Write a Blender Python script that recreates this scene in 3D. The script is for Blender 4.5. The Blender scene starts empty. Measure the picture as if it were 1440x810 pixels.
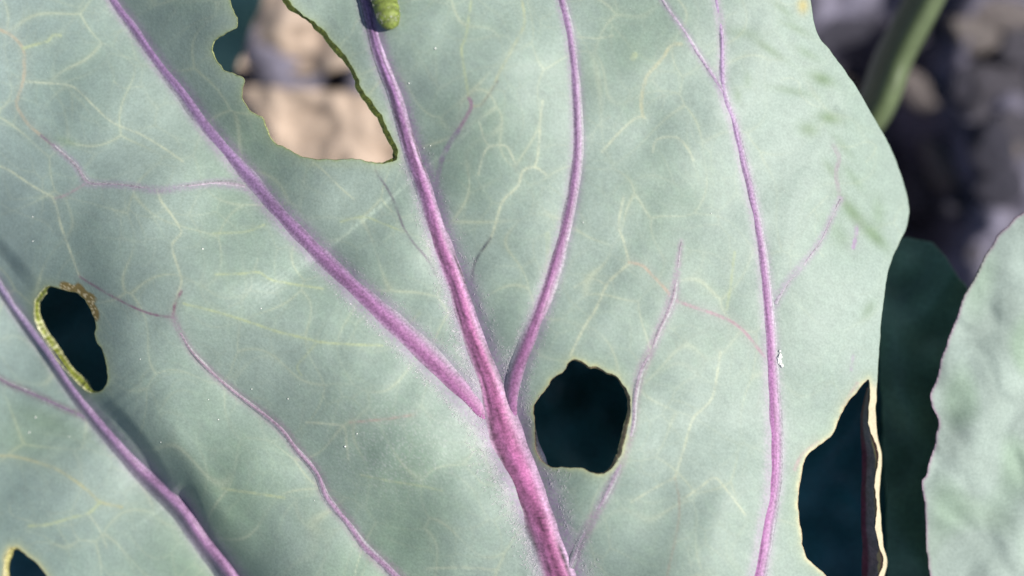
import bpy, math
import numpy as np

# ------------------------------------------------------------------ scale, camera, light
PX = 1.0 / 9000.0          # one unit of the layout = 1/9 mm: the frame is 16 cm wide at the leaf
H = 2000.0                 # camera height above the leaf (22 cm)
GROUND = -1260.0           # soil lies 14 cm below the leaf
def W(x, y, z):            # layout units -> metres, soil at z = 0
    return np.stack([x * PX, y * PX, (z - GROUND) * PX], -1)

scene = bpy.context.scene
col = scene.collection
cam_d = bpy.data.cameras.new('camera'); cam = bpy.data.objects.new('camera', cam_d); col.objects.link(cam)
cam.location = (0, 0, (H - GROUND) * PX)
cam_d.sensor_width = 36; cam_d.lens = 50
cam_d.clip_start = 0.01; cam_d.clip_end = 100
cam_d.dof.use_dof = True; cam_d.dof.focus_distance = (H + 62) * PX; cam_d.dof.aperture_fstop = 5.8
scene.camera = cam

SUN_EL = math.radians(49); SUN_AZ = math.radians(4)      # azimuth from +x towards +y
world = bpy.data.worlds.new('World'); scene.world = world; world.use_nodes = True
wn = world.node_tree
sky = wn.nodes.new('ShaderNodeTexSky'); sky.sky_type = 'NISHITA'; sky.sun_disc = False
sky.sun_elevation = SUN_EL; sky.sun_rotation = math.pi / 2 - SUN_AZ
wn.nodes['Background'].inputs[1].default_value = 0.068
wn.links.new(sky.outputs[0], wn.nodes['Background'].inputs[0])
sun_d = bpy.data.lights.new('sun', 'SUN'); sun = bpy.data.objects.new('sun', sun_d); col.objects.link(sun)
sun_d.energy = 4.8; sun_d.angle = math.radians(0.55); sun_d.color = (1.0, 0.955, 0.89)
sun.rotation_euler = (0, math.pi / 2 - SUN_EL, SUN_AZ)
sun.location = (0.6, 0.1, 0.8)
vs = scene.view_settings
vs.view_transform = 'Standard'; vs.look = 'None'; vs.exposure = 0.43; vs.gamma = 1.0; vs.use_curve_mapping = False
scene.cycles.use_denoising = True
scene.cycles.max_bounces = 6

rng = np.random.default_rng(7)

# ------------------------------------------------------------------ helpers
def lin(r, g, b, k=1.0):
    c = np.array([r, g, b]) / 255.0
    return np.where(c <= 0.04045, c / 12.92, ((c + 0.055) / 1.055) ** 2.4) * k

def smooth(e0, e1, x):
    t = np.clip((x - e0) / (e1 - e0), 0, 1); return t * t * (3 - 2 * t)

def waves(seed, scale, n=14):
    r = np.random.default_rng(seed)
    a = r.uniform(0, 2 * np.pi, n); k = 2 * np.pi / scale * r.uniform(0.55, 1.6, n); p = r.uniform(0, 2 * np.pi, n)
    kx, ky = k * np.cos(a), k * np.sin(a)
    def f(x, y):
        s = np.zeros(np.shape(x))
        for i in range(n): s = s + np.sin(kx[i] * x + ky[i] * y + p[i])
        return s / math.sqrt(n / 2)
    return f

def catmull(P, step, closed=False):
    P = np.array(P, float); n = len(P)
    out = []
    rngi = range(n if closed else n - 1)
    for i in rngi:
        if closed: p0, p1, p2, p3 = P[(i - 1) % n], P[i], P[(i + 1) % n], P[(i + 2) % n]
        else: p0, p1, p2, p3 = P[max(i - 1, 0)], P[i], P[i + 1], P[min(i + 2, n - 1)]
        m = max(1, int(math.ceil(np.linalg.norm((p2 - p1)[:2]) / step)))
        t = np.arange(m)[:, None] / m
        out.append(0.5 * ((2 * p1) + (-p0 + p2) * t + (2 * p0 - 5 * p1 + 4 * p2 - p3) * t * t + (-p0 + 3 * p1 - 3 * p2 + p3) * t ** 3))
    if not closed: out.append(P[-1:])
    return np.concatenate(out)

def nearest(pts, L, closed=False):
    """nearest point of polyline L (n,k>=2) for pts (m,2): signed distance (+ = to the left of travel in y-down layout), other columns interpolated"""
    A = L if closed else L[:-1]
    B = np.roll(L, -1, 0) if closed else L[1:]
    m = len(pts)
    bd = np.full(m, 1e30); bi = np.zeros(m, int); bt = np.zeros(m); sg = np.zeros(m)
    for i in range(len(A)):
        a = A[i, :2]; d = B[i, :2] - a; l2 = d @ d + 1e-12
        q0 = pts[:, 0] - a[0]; q1 = pts[:, 1] - a[1]
        t = np.clip((q0 * d[0] + q1 * d[1]) / l2, 0, 1)
        e0 = q0 - t * d[0]; e1 = q1 - t * d[1]
        dd = e0 * e0 + e1 * e1
        k = dd < bd
        bd[k] = dd[k]; bi[k] = i; bt[k] = t[k]
        sg[k] = (d[0] * q1 - d[1] * q0)[k]
    X = A[bi] * (1 - bt)[:, None] + B[bi] * bt[:, None]
    return np.sqrt(bd), np.sign(sg), X, bi, bt

def inside(pts, poly):
    x, y = pts[:, 0], pts[:, 1]; r = np.zeros(len(pts), bool)
    x0, y0 = poly[:, 0], poly[:, 1]; x1, y1 = np.roll(x0, -1), np.roll(y0, -1)
    for i in range(len(poly)):
        if y0[i] == y1[i]: continue
        c = ((y0[i] > y) != (y1[i] > y)) & (x < (x1[i] - x0[i]) * (y - y0[i]) / (y1[i] - y0[i]) + x0[i])
        r ^= c
    return r

def unproj(u, v, z):       # picture position + height -> layout x, y
    k = (H - z) / H
    return (u - 720.0) * k, (405.0 - v) * k

def mesh_np(name, V, F, mat, parent=None, color=None, smooth_shade=True):
    """V (n,3) metres; F (m,3|4) int"""
    me = bpy.data.meshes.new(name)
    V = np.ascontiguousarray(V, dtype=np.float32); F = np.ascontiguousarray(F, dtype=np.int32)
    k = F.shape[1]
    me.vertices.add(len(V)); me.vertices.foreach_set('co', V.ravel())
    me.loops.add(F.size); me.loops.foreach_set('vertex_index', F.ravel())
    me.polygons.add(len(F))
    me.polygons.foreach_set('loop_start', np.arange(0, F.size, k, dtype=np.int32))
    me.polygons.foreach_set('loop_total', np.full(len(F), k, dtype=np.int32))
    me.polygons.foreach_set('use_smooth', np.full(len(F), smooth_shade))
    me.update(calc_edges=True); me.validate()
    if color is not None:
        at = me.color_attributes.new('pigment', 'FLOAT_COLOR', 'POINT')
        c = np.ones((len(V), 4), np.float32); c[:, :3] = np.clip(color, 0, 1)
        at.data.foreach_set('color', c.ravel())
    if mat: me.materials.append(mat)
    o = bpy.data.objects.new(name, me); col.objects.link(o)
    if parent is not None: o.parent = parent
    return o

def thing(name, label, cat, loc=(0, 0, 0), group=None):
    o = bpy.data.objects.new(name, None); col.objects.link(o); o.empty_display_size = 0.01
    o.location = loc; o['label'] = label; o['category'] = cat
    if group: o['group'] = group
    return o

def tube(name, P, R, mat, parent=None, n=14, color=None, flat=1.0, caps=True):
    """P (m,3) layout units, R (m,)"""
    P = np.array(P, float); m = len(P); R = np.array(R, float)
    T = np.gradient(P, axis=0); T /= np.linalg.norm(T, axis=1)[:, None]
    up = np.array([0, 0, 1.0]); 
    Nn = np.cross(T, up); ln = np.linalg.norm(Nn, axis=1)
    Nn[ln < 1e-3] = (1, 0, 0); Nn /= np.linalg.norm(Nn, axis=1)[:, None]
    Bn = np.cross(Nn, T)
    a = np.arange(n) / n * 2 * np.pi
    V = P[:, None, :] + R[:, None, None] * (np.cos(a)[None, :, None] * Nn[:, None, :] + flat * np.sin(a)[None, :, None] * Bn[:, None, :])
    i, j = np.meshgrid(np.arange(m - 1), np.arange(n), indexing='ij')
    q = lambda i, j: i * n + j % n
    F = np.stack([q(i, j), q(i + 1, j), q(i + 1, j + 1), q(i, j + 1)], -1).reshape(-1, 4)
    V = V.reshape(-1, 3)
    c = None
    if color is not None: c = np.repeat(color, n, 0)
    if caps:
        extra = np.array([P[0], P[-1]]); b0 = len(V)
        V = np.concatenate([V, extra])
        jj = np.arange(n)
        F0 = np.stack([np.full(n, b0), q(0, jj), q(0, jj + 1), np.full(n, b0)], -1)
        # fan with degenerate quads avoided: two triangles are stored as quads through the half-way vertex
        F = np.concatenate([F, np.stack([q(0, jj[::2] + 2), q(0, jj[::2] + 1), q(0, jj[::2]), np.full(n // 2, b0)], -1),
                            np.stack([q(m - 1, jj[::2]), q(m - 1, jj[::2] + 1), q(m - 1, jj[::2] + 2), np.full(n // 2, b0 + 1)], -1)])
        if c is not None: c = np.concatenate([c, color[:1], color[-1:]])
    return mesh_np(name, W(V[:, 0], V[:, 1], V[:, 2]), F, mat, parent, c)

# ------------------------------------------------------------------ materials
def new_mat(name):
    m = bpy.data.materials.new(name); m.use_nodes = True
    nt = m.node_tree; b = nt.nodes['Principled BSDF']
    return m, nt, b

def node(nt, t, **kw):
    n = nt.nodes.new(t)
    for k, v in kw.items():
        if k in ('blend_type', 'data_type', 'operation', 'attribute_name', 'noise_dimensions', 'feature'): setattr(n, k, v)
        else: n.inputs[k].default_value = v
    return n

def pigment_mat(name, rough=0.55, spec=0.35, grain=0.25, grain_scale=2600, blotch=0.12, blotch_scale=160, bump=0.00008, bump_scale=1500,
                transl=0.0, tcol=(0.2, 0.35, 0.08), stretch=None, sheen=0.0, const=None):
    m, nt, b = new_mat(name)
    tc = nt.nodes.new('ShaderNodeTexCoord')
    vec = tc.outputs['Object']
    if const is None:
        src = node(nt, 'ShaderNodeAttribute', attribute_name='pigment').outputs['Color']
    else:
        r = nt.nodes.new('ShaderNodeRGB'); r.outputs[0].default_value = (*const, 1); src = r.outputs[0]
    n1 = node(nt, 'ShaderNodeTexNoise', Scale=grain_scale, Detail=2.0, Roughness=0.6); nt.links.new(vec, n1.inputs['Vector'])
    n2 = node(nt, 'ShaderNodeTexNoise', Scale=blotch_scale, Detail=5.0, Roughness=0.6); nt.links.new(vec, n2.inputs['Vector'])
    def rng_(o, amp):
        mr = nt.nodes.new('ShaderNodeMapRange'); mr.inputs['From Min'].default_value = 0.3; mr.inputs['From Max'].default_value = 0.7
        mr.inputs['To Min'].default_value = 1 - amp; mr.inputs['To Max'].default_value = 1 + amp
        nt.links.new(o, mr.inputs['Value']); return mr.outputs[0]
    mu = node(nt, 'ShaderNodeMath', operation='MULTIPLY')
    nt.links.new(rng_(n1.outputs['Fac'], grain), mu.inputs[0]); nt.links.new(rng_(n2.outputs['Fac'], blotch), mu.inputs[1])
    vm = node(nt, 'ShaderNodeVectorMath', operation='SCALE')
    nt.links.new(src, vm.inputs[0]); nt.links.new(mu.outputs[0], vm.inputs['Scale'])
    nt.links.new(vm.outputs[0], b.inputs['Base Color'])
    b.inputs['Roughness'].default_value = rough; b.inputs['Specular IOR Level'].default_value = spec
    if sheen: b.inputs['Sheen Weight'].default_value = sheen; b.inputs['Sheen Roughness'].default_value = 0.6
    n3 = node(nt, 'ShaderNodeTexNoise', Scale=bump_scale, Detail=3.0, Roughness=0.6); nt.links.new(vec, n3.inputs['Vector'])
    bp = node(nt, 'ShaderNodeBump', Strength=1.0, Distance=bump); nt.links.new(n3.outputs['Fac'], bp.inputs['Height'])
    nt.links.new(bp.outputs[0], b.inputs['Normal'])
    if transl:
        tr = nt.nodes.new('ShaderNodeBsdfTranslucent'); tr.inputs[0].default_value = (*tcol, 1)
        mx = nt.nodes.new('ShaderNodeMixShader'); mx.inputs[0].default_value = transl
        out = nt.nodes['Material Output']
        nt.links.new(b.outputs[0], mx.inputs[1]); nt.links.new(tr.outputs[0], mx.inputs[2]); nt.links.new(mx.outputs[0], out.inputs[0])
    return m

M_blade = pigment_mat('waxy_leaf', 0.55, 0.3, 0.10, 2400, 0.04, 420, 0.00004, 1300, 0.04)
M_vein = pigment_mat('purple_vein', 0.5, 0.3, 0.3, 2500, 0.04, 900, 0.00005, 2400, sheen=0.12)
M_cut = pigment_mat('chewed_edge', 0.4, 0.5, 0.3, 2200, 0.25, 700, 0.0001, 1500, 0.15, (0.5, 0.5, 0.12))
M_hair = pigment_mat('white_hair', 0.5, 0.4, 0.05, 2000, 0.02, 100, 0.0, 1000, const=(0.5, 0.47, 0.5))
M_cat = pigment_mat('caterpillar_skin', 0.42, 0.45, 0.35, 3200, 0.3, 1100, 0.0002, 2600)
M_stem = pigment_mat('stem_skin', 0.35, 0.5, 0.1, 900, 0.15, 120, 0.00006, 600)
M_right = pigment_mat('waxy_leaf_crinkled', 0.7, 0.15, 0.08, 1800, 0.1, 150, 0.00006, 600, 0.05)
M_dark = pigment_mat('dark_leaf', 0.4, 0.4, 0.15, 1500, 0.2, 90, 0.0001, 500)
M_dry = pigment_mat('dry_leaf_skin', 0.7, 0.2, 0.12, 900, 0.2, 60, 0.0003, 300)
M_soil = pigment_mat('dry_soil', 0.85, 0.2, 0.25, 700, 0.45, 45, 0.0012, 160)
M_clod = pigment_mat('soil_clod_crust', 0.85, 0.2, 0.2, 700, 0.35, 70, 0.0010, 200)
M_speck = pigment_mat('white_speck', 0.5, 0.4, 0.05, 2000, 0.02, 100, 0.0, 1000, const=(0.8, 0.8, 0.76))

# ------------------------------------------------------------------ the main leaf: veins (picture x, y, width)
MIDRIB = [(440, -330, 5), (468, -180, 9), (492, -80, 13), (515, 0, 17), (535, 77, 18), (557, 133, 20), (580, 213, 23), (601, 270, 25), (621, 337, 27),
          (646, 403, 30), (667, 470, 32), (690, 530, 36), (701, 565, 44), (717, 613, 55), (741, 673, 51), (767, 740, 47), (789, 805, 48), (820, 900, 54), (860, 1020, 60), (905, 1150, 66)]
VA = [(60, -170, 6), (115, -75, 9), (160, 0, 13), (187, 37, 14), (227, 93, 15), (257, 130, 17), (287, 173, 18), (320, 213, 20), (360, 260, 22), (391, 297, 23), (430, 337, 25), (473, 380, 26),
      (523, 427, 28), (577, 477, 30), (623, 523, 31), (652, 553, 32), (678, 584, 30), (699, 618, 22), (716, 652, 13), (728, 682, 4)]
VB = [(-230, 120, 5), (-120, 230, 8), (-50, 330, 10), (0, 403, 12), (27, 443, 13), (67, 497, 14), (97, 541, 15), (127, 580, 17), (150, 607, 20), (200, 663, 23), (253, 713, 26), (287, 760, 28), (322, 805, 29),
      (380, 890, 32), (470, 1000, 34), (600, 1120, 34)]
VC = [(243, 446, 4), (254, 468, 3.5), (271, 496, 4.5), (306, 531, 6), (341, 560, 6), (380, 589, 8), (400, 608, 8.5), (419, 634, 9), (446, 665, 9), (460, 699, 10), (490, 736, 10.5), (514, 770, 11), (551, 804, 13), (590, 850, 14), (700, 1000, 18), (800, 1110, 20)]
VD = [(745, -260, 4), (775, -100, 7), (790, 0, 10), (800, 43, 10), (808, 100, 11), (812, 167, 12), (812, 217, 13), (807, 263, 14), (803, 287, 14), (793, 330, 15), (780, 377, 17), (763, 430, 19), (743, 483, 21), (728, 523, 22), (722, 560, 22), (727, 600, 21), (740, 648, 16), (757, 700, 9), (770, 742, 3)]
VE = [(985, -140, 3), (1000, -50, 4), (1007, 0, 5), (1015, 50, 6), (1017, 127, 8), (1032, 173, 9), (1045, 227, 10), (1056, 272, 10.5), (1070, 343, 11), (1078, 413, 13), (1083, 470, 14), (1086, 530, 15.5), (1090, 623, 18), (1087, 690, 18), (1077, 747, 18), (1067, 807, 19), (1045, 890, 22), (990, 1020, 28), (920, 1130, 30)]
VE2 = [(905, -60, 2.5), (932, 0, 3.5), (960, 40, 4.5), (980, 73, 5.5), (1003, 107, 6), (1017, 130, 7)]
VE3 = [(1090, 427, 7), (1107, 397, 5.5), (1133, 367, 5), (1157, 333, 4.5), (1173, 297, 4), (1182, 280, 4)]
VF = [(800, 800, 10), (813, 770, 8.5), (830, 737, 7.5), (850, 700, 7), (863, 673, 7.5), (877, 640, 5), (890, 600, 5), (893, 560, 6), (900, 525, 7), (914, 495, 7), (929, 460, 6.5), (945, 422, 8), (951, 389, 3.5), (955, 360, 2.2), (958, 340, 1.0)]
VB2 = [(-70, 500, 6), (-20, 522, 5.5), (13, 540, 5), (37, 550, 5), (67, 563, 5), (93, 575, 5), (112, 583, 5), (129, 590, 6)]
VA2 = [(345, 262, 7), (320, 258, 7), (295, 258, 5), (257, 263, 4.5), (221, 267, 4.5), (180, 261, 4), (150, 259, 4), (128, 258, 5), (119, 252, 6), (106, 232, 4), (77, 206, 3)]

# folds of the blade along its veins: (line, depth, width on its left / right in the picture)
def fold(line, D, wl, wr):
    L = catmull([(x, y) + tuple(np.interp(i / (len(line) - 1), np.linspace(0, 1, len(a)), a) for a in (D, wl, wr)) for i, (x, y, w) in enumerate(line)], 14)
    L[:, 2:] = np.stack([np.convolve(np.pad(L[:, c], 12, mode='edge'), np.hanning(27)[1:-1] / np.hanning(27).sum(), 'valid') for c in (2, 3, 4)], 1)
    L[:, :2] = np.stack([np.convolve(np.pad(L[:, c], 8, mode='reflect', reflect_type='odd'), np.hanning(19)[1:-1] / np.hanning(19).sum(), 'valid') for c in (0, 1)], 1)
    n = len(L); e = np.minimum(np.arange(n), np.arange(n)[::-1]) * 14.0; L[:, 2] *= smooth(0, 90, e)
    return L
FOLDS = [fold(VA, [74, 84, 78, 52, 32, 16, 6], [190, 190, 180, 150, 110, 80, 60], [96, 98, 92, 76, 60, 50, 40]),
         fold(VB, [70, 110, 140, 150, 150, 150, 130, 100], [1100, 1100, 1100, 1100, 1100], [110, 110, 96, 62, 56, 62, 66]),
         fold(VC, [16, 44, 54, 52, 46, 36], [140, 140, 120], [125, 120, 100]),
         fold(MIDRIB, [5, 14, 22, 32, 36, 26, 20], [75, 70, 60, 55, 60], [55, 55, 60, 60]),
         fold(VD, [4, 12, 16, 18, 18, 12, 3], [70, 70, 70], [45, 50, 55, 50]),
         fold(VE, [3, 5, 7, 8, 8], [60, 60], [60, 60]),
         fold(VA2, [4, 6, 4, 0], [50, 50], [50, 50])]
n_big, n_mid, n_small = waves(1, 520), waves(2, 190), waves(3, 70)
n_pucker = waves(4, 34)
BUMPS = [(292, 700, 60, 20, 0.9, 9.0), (265, 640, 50, 20, 0.95, 8.0), (505, 555, 190, 80, 0.8, 24), (640, 740, 90, 60, 1.2, 10), (760, 430, 110, 40, 1.9, 7), (230, 350, 120, 70, 0.8, 14), (700, 160, 160, 70, 1.35, 12), (330, 60, 90, 50, 1.1, 8), (130, 120, 120, 60, 0.9, 8), (160, 360, 70, 40, 1.2, 6), (1190, 150, 26, 14, 1.0, 6)]

n_wx, n_wy = waves(5, 170), waves(6, 170)
def voronoi(u, v, cell, seed):                    # distance to the walls of an irregular cell net
    u, v = u + 13 * n_wx(u, v), v + 13 * n_wy(u, v)
    T = np.random.default_rng(seed).uniform(0.08, 0.92, (64, 64, 2))
    i0 = np.floor(u / cell).astype(int); j0 = np.floor(v / cell).astype(int)
    f1 = np.full(u.shape, 1e9); f2 = f1.copy()
    for di in (-2, -1, 0, 1, 2):
        for dj in (-2, -1, 0, 1, 2):
            if abs(di) + abs(dj) == 4: continue
            q = T[(i0 + di) % 64, (j0 + dj) % 64]
            d = np.hypot((i0 + di + q[:, 0]) * cell - u, (j0 + dj + q[:, 1]) * cell - v)
            f2 = np.minimum(f2, np.maximum(f1, d)); f1 = np.minimum(f1, d)
    return (f2 - f1) * 0.5
LEDGES = [(catmull([(132, 548, 0), (152, 566, .6), (178, 592, 1), (205, 625, 1), (226, 658, .8), (243, 692, 0)], 6), 17.0),
          (catmull([(256, 676, 0), (268, 690, .9), (278, 712, 1), (290, 742, .6), (310, 780, .7), (335, 815, .6), (350, 840, 0)], 6), 14.0),
          (catmull([(-60, 270, 0), (-20, 320, .8), (15, 358, 1), (38, 386, .7), (52, 404, 0)], 6), 9.0)]
def leaf_z(u, v):
    sh = np.shape(u); u = np.ravel(u).astype(float); v = np.ravel(v).astype(float)
    z = -(0.0012 + 0.0006 * smooth(560, 60, v)) * np.maximum(0, u - 940) ** 2 - 0.00011 * np.maximum(0, 700 - u) ** 2
    z -= 0.00006 * (v - 400) ** 2
    z += 12 * n_big(u, v) + 3.0 * n_mid(u, v) + 0.4 * n_small(u, v)
    w = voronoi(u, v, 105, 5); z += 1.2 * smooth(0, 46, w)
    z += (0.25 * n_pucker(u, v) + 0.8 * n_small(u + 400, v)) * smooth(1060, 1200, u) * smooth(450, 250, v)
    P = np.stack([u, v], 1)
    for L in FOLDS:
        lo = L[:, :2].min(0) - 420; hi = L[:, :2].max(0) + 420
        k = np.where(((P > lo) & (P < hi)).all(1))[0]
        d, s, X, _, _ = nearest(P[k], L)
        right = s < 0                       # travelling down the picture, its right-hand side is +x
        w = np.where(right, X[:, 4], X[:, 3])
        z[k] -= X[:, 2] * np.exp(-np.sqrt(d * d + 16) / w) 
    for L, D in LEDGES:
        lo = L[:, :2].min(0) - 90; hi = L[:, :2].max(0) + 90
        k = np.where(((P > lo) & (P < hi)).all(1))[0]
        d, s, X, _, _ = nearest(P[k], L); q = np.where(s < 0, d, -d)
        z[k] -= D * X[:, 2] * smooth(9, -13, q) * np.exp(-np.maximum(-q - 13, 0) / 26)
    for (bx, by, a, b, th, hgt) in BUMPS:
        du, dv = u - bx, v - by
        p = du * math.cos(th) + dv * math.sin(th); q = -du * math.sin(th) + dv * math.cos(th)
        z += hgt * np.exp(-(p / a) ** 2 - (q / b) ** 2)
    # curled-away rim on the right side
    return z.reshape(sh)

# outlines (picture x, y, bevel of the cut)
LEAF = [(1128, -60), (1138, -10), (1141, 12), (1148, 45), (1165, 70), (1185, 95), (1205, 125), (1222, 155), (1240, 185), (1255, 215), (1266, 245), (1275, 275), (1278, 300), (1272, 325),
        (1262, 345), (1252, 370), (1245, 400), (1240, 440), (1236, 490), (1233, 540), (1231, 575), (1233, 610), (1239, 640), (1238, 670), (1236, 700), (1239, 740), (1242, 768), (1248, 792), (1242, 815), (1243, 840), (1235, 930), (1150, 1060), (1020, 1150), (925, 1190),
        (885, 1190), (760, 1180), (600, 1180), (350, 1110), (120, 1000), (-100, 900), (-250, 700), (-320, 450), (-300, 200), (-220, -20), (-60, -200), (150, -330), (350, -390), (600, -380), (850, -290), (1020, -170), (1100, -110)]
HOLE1 = [(320, -40, 0.9), (323, 0, 0.9), (330, 20, 0.9), (334, 37, 0.9), (322, 44, 0.9), (304, 55, 0.9), (299, 64, 1.4), (301, 80, 1.4), (314, 98, 0.9), (331, 105, 1), (343, 111, 0.9), (341, 125, 0.9), (340, 138, 0.9), (347, 151, 0.9), (360, 161, 0.9),
         (369, 167, 1.4), (374, 180, 1.8), (384, 200, 1.4), (400, 207, 0.9), (418, 218, 0.9), (440, 224, 0.9), (471, 225, 0.9), (500, 224, 0.9), (528, 230, 1.4), (545, 229, 4), (558, 224, 7), (559, 210, 9), (549, 190, 9), (540, 170, 8),
         (527, 148, 8), (509, 125, 8), (504, 111, 7), (494, 90, 8), (480, 72, 8), (464, 53, 7), (447, 35, 8), (427, 22, 4), (409, 4, 7), (396, -14, 6), (380, -46, 5), (350, -66, 3)]
HOLE2 = [(62, 405, 8.3), (53, 415, 9.4), (48, 429, 9.4), (49, 448, 9.4), (55, 464, 10.4), (65, 481, 12.5), (76, 500, 13.5), (88, 516, 13.5), (100, 530, 13.5), (114, 544, 11.4), (126, 552, 7.3), (137, 552, 2.0), (148, 544, 1.0), (152, 532, 1.0), (150, 516, 1.0),
         (146, 497, 1.0), (137, 481, 1.0), (134, 471, 1.0), (135, 457, 1.0), (130, 441, 1.0), (122, 425, 1.0), (111, 413, 1.0), (97, 409, 1.0), (83, 405, 1.0), (69, 402, 2.0)]
HOLE3 = [(807, 505, 1.4), (816, 507, 2.1), (829, 515, 2.1), (839, 515, 2.8), (852, 523, 2.8), (865, 528, 3.5), (876, 540, 3.5), (885, 555, 4.2), (887, 571, 4.2), (886, 589, 5.6), (881, 610, 6.3), (876, 630, 6.3), (868, 649, 4.9), (852, 665, 2.1), (844, 667, 1.4),
         (831, 665, 0.7), (820, 659, 0.7), (806, 658, 0.7), (790, 658, 0.7), (776, 658, 0.7), (764, 650, 0.7), (754, 636, 0.7), (752, 620, 0.7), (752, 599, 0.7), (750, 579, 0.7), (751, 568, 0.7), (758, 558, 0.7), (769, 545, 0.7), (776, 533, 0.7), (793, 521, 0.7), (798, 512, 0.7)]
HOLE4 = [(13, 772, 7), (22, 769, 3), (31, 775, 1), (41, 784, 1), (52, 792, 1), (62, 805, 1), (68, 815, 1), (74, 840, 1), (60, 868, 1), (32, 880, 2), (8, 862, 8), (4, 830, 9), (5, 800, 9), (8, 782, 9)]
HOLE5 = [(1221, 533, 1), (1212, 542, 1), (1199, 557, 1), (1186, 573, 1), (1178, 592, 1), (1170, 611, 1), (1155, 623, 1), (1140, 634, 1), (1130, 649, 1), (1126, 668, 1), (1122, 691, 1), (1122, 718, 1), (1125, 745, 1), (1128, 768, 1), (1136, 787, 1),
         (1151, 800, 1), (1163, 812, 1), (1188, 850, 1), (1215, 866, 1), (1232, 840, 2), (1235.5, 812, 1.0), (1242.5, 792, 1.0), (1236.5, 768, 1.0), (1231.5, 740, 1.0), (1233.5, 714, 1.0), (1230.5, 690, 1.0), (1231.5, 668, 1.0), (1235.5, 645, 1.0), (1232.5, 625, 1.0), (1223.5, 605, 1.0), (1221.5, 580, 1.0), (1224, 548, 2)]

def outline(P, step, jag, closed=True, seed=0):
    P = [p if len(p) == 3 else (p[0], p[1], 0.6) for p in P]
    L = catmull(P, step, closed)
    r = np.random.default_rng(seed)
    n = len(L); j = r.normal(0, 1, n)
    j = (j + np.roll(j, 1) + np.roll(j, -1)) / 1.7
    T = np.roll(L, -1, 0) - np.roll(L, 1, 0); T = T[:, :2] / (np.linalg.norm(T[:, :2], axis=1)[:, None] + 1e-9)
    N = np.stack([-T[:, 1], T[:, 0]], 1)
    L[:, :2] += N * (j * jag)[:, None]
    L[:, 2] = np.maximum(0.3, L[:, 2] * (1 + 0.14 * waves(seed + 70, 60)(L[:, 0], L[:, 1])))
    return L

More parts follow.
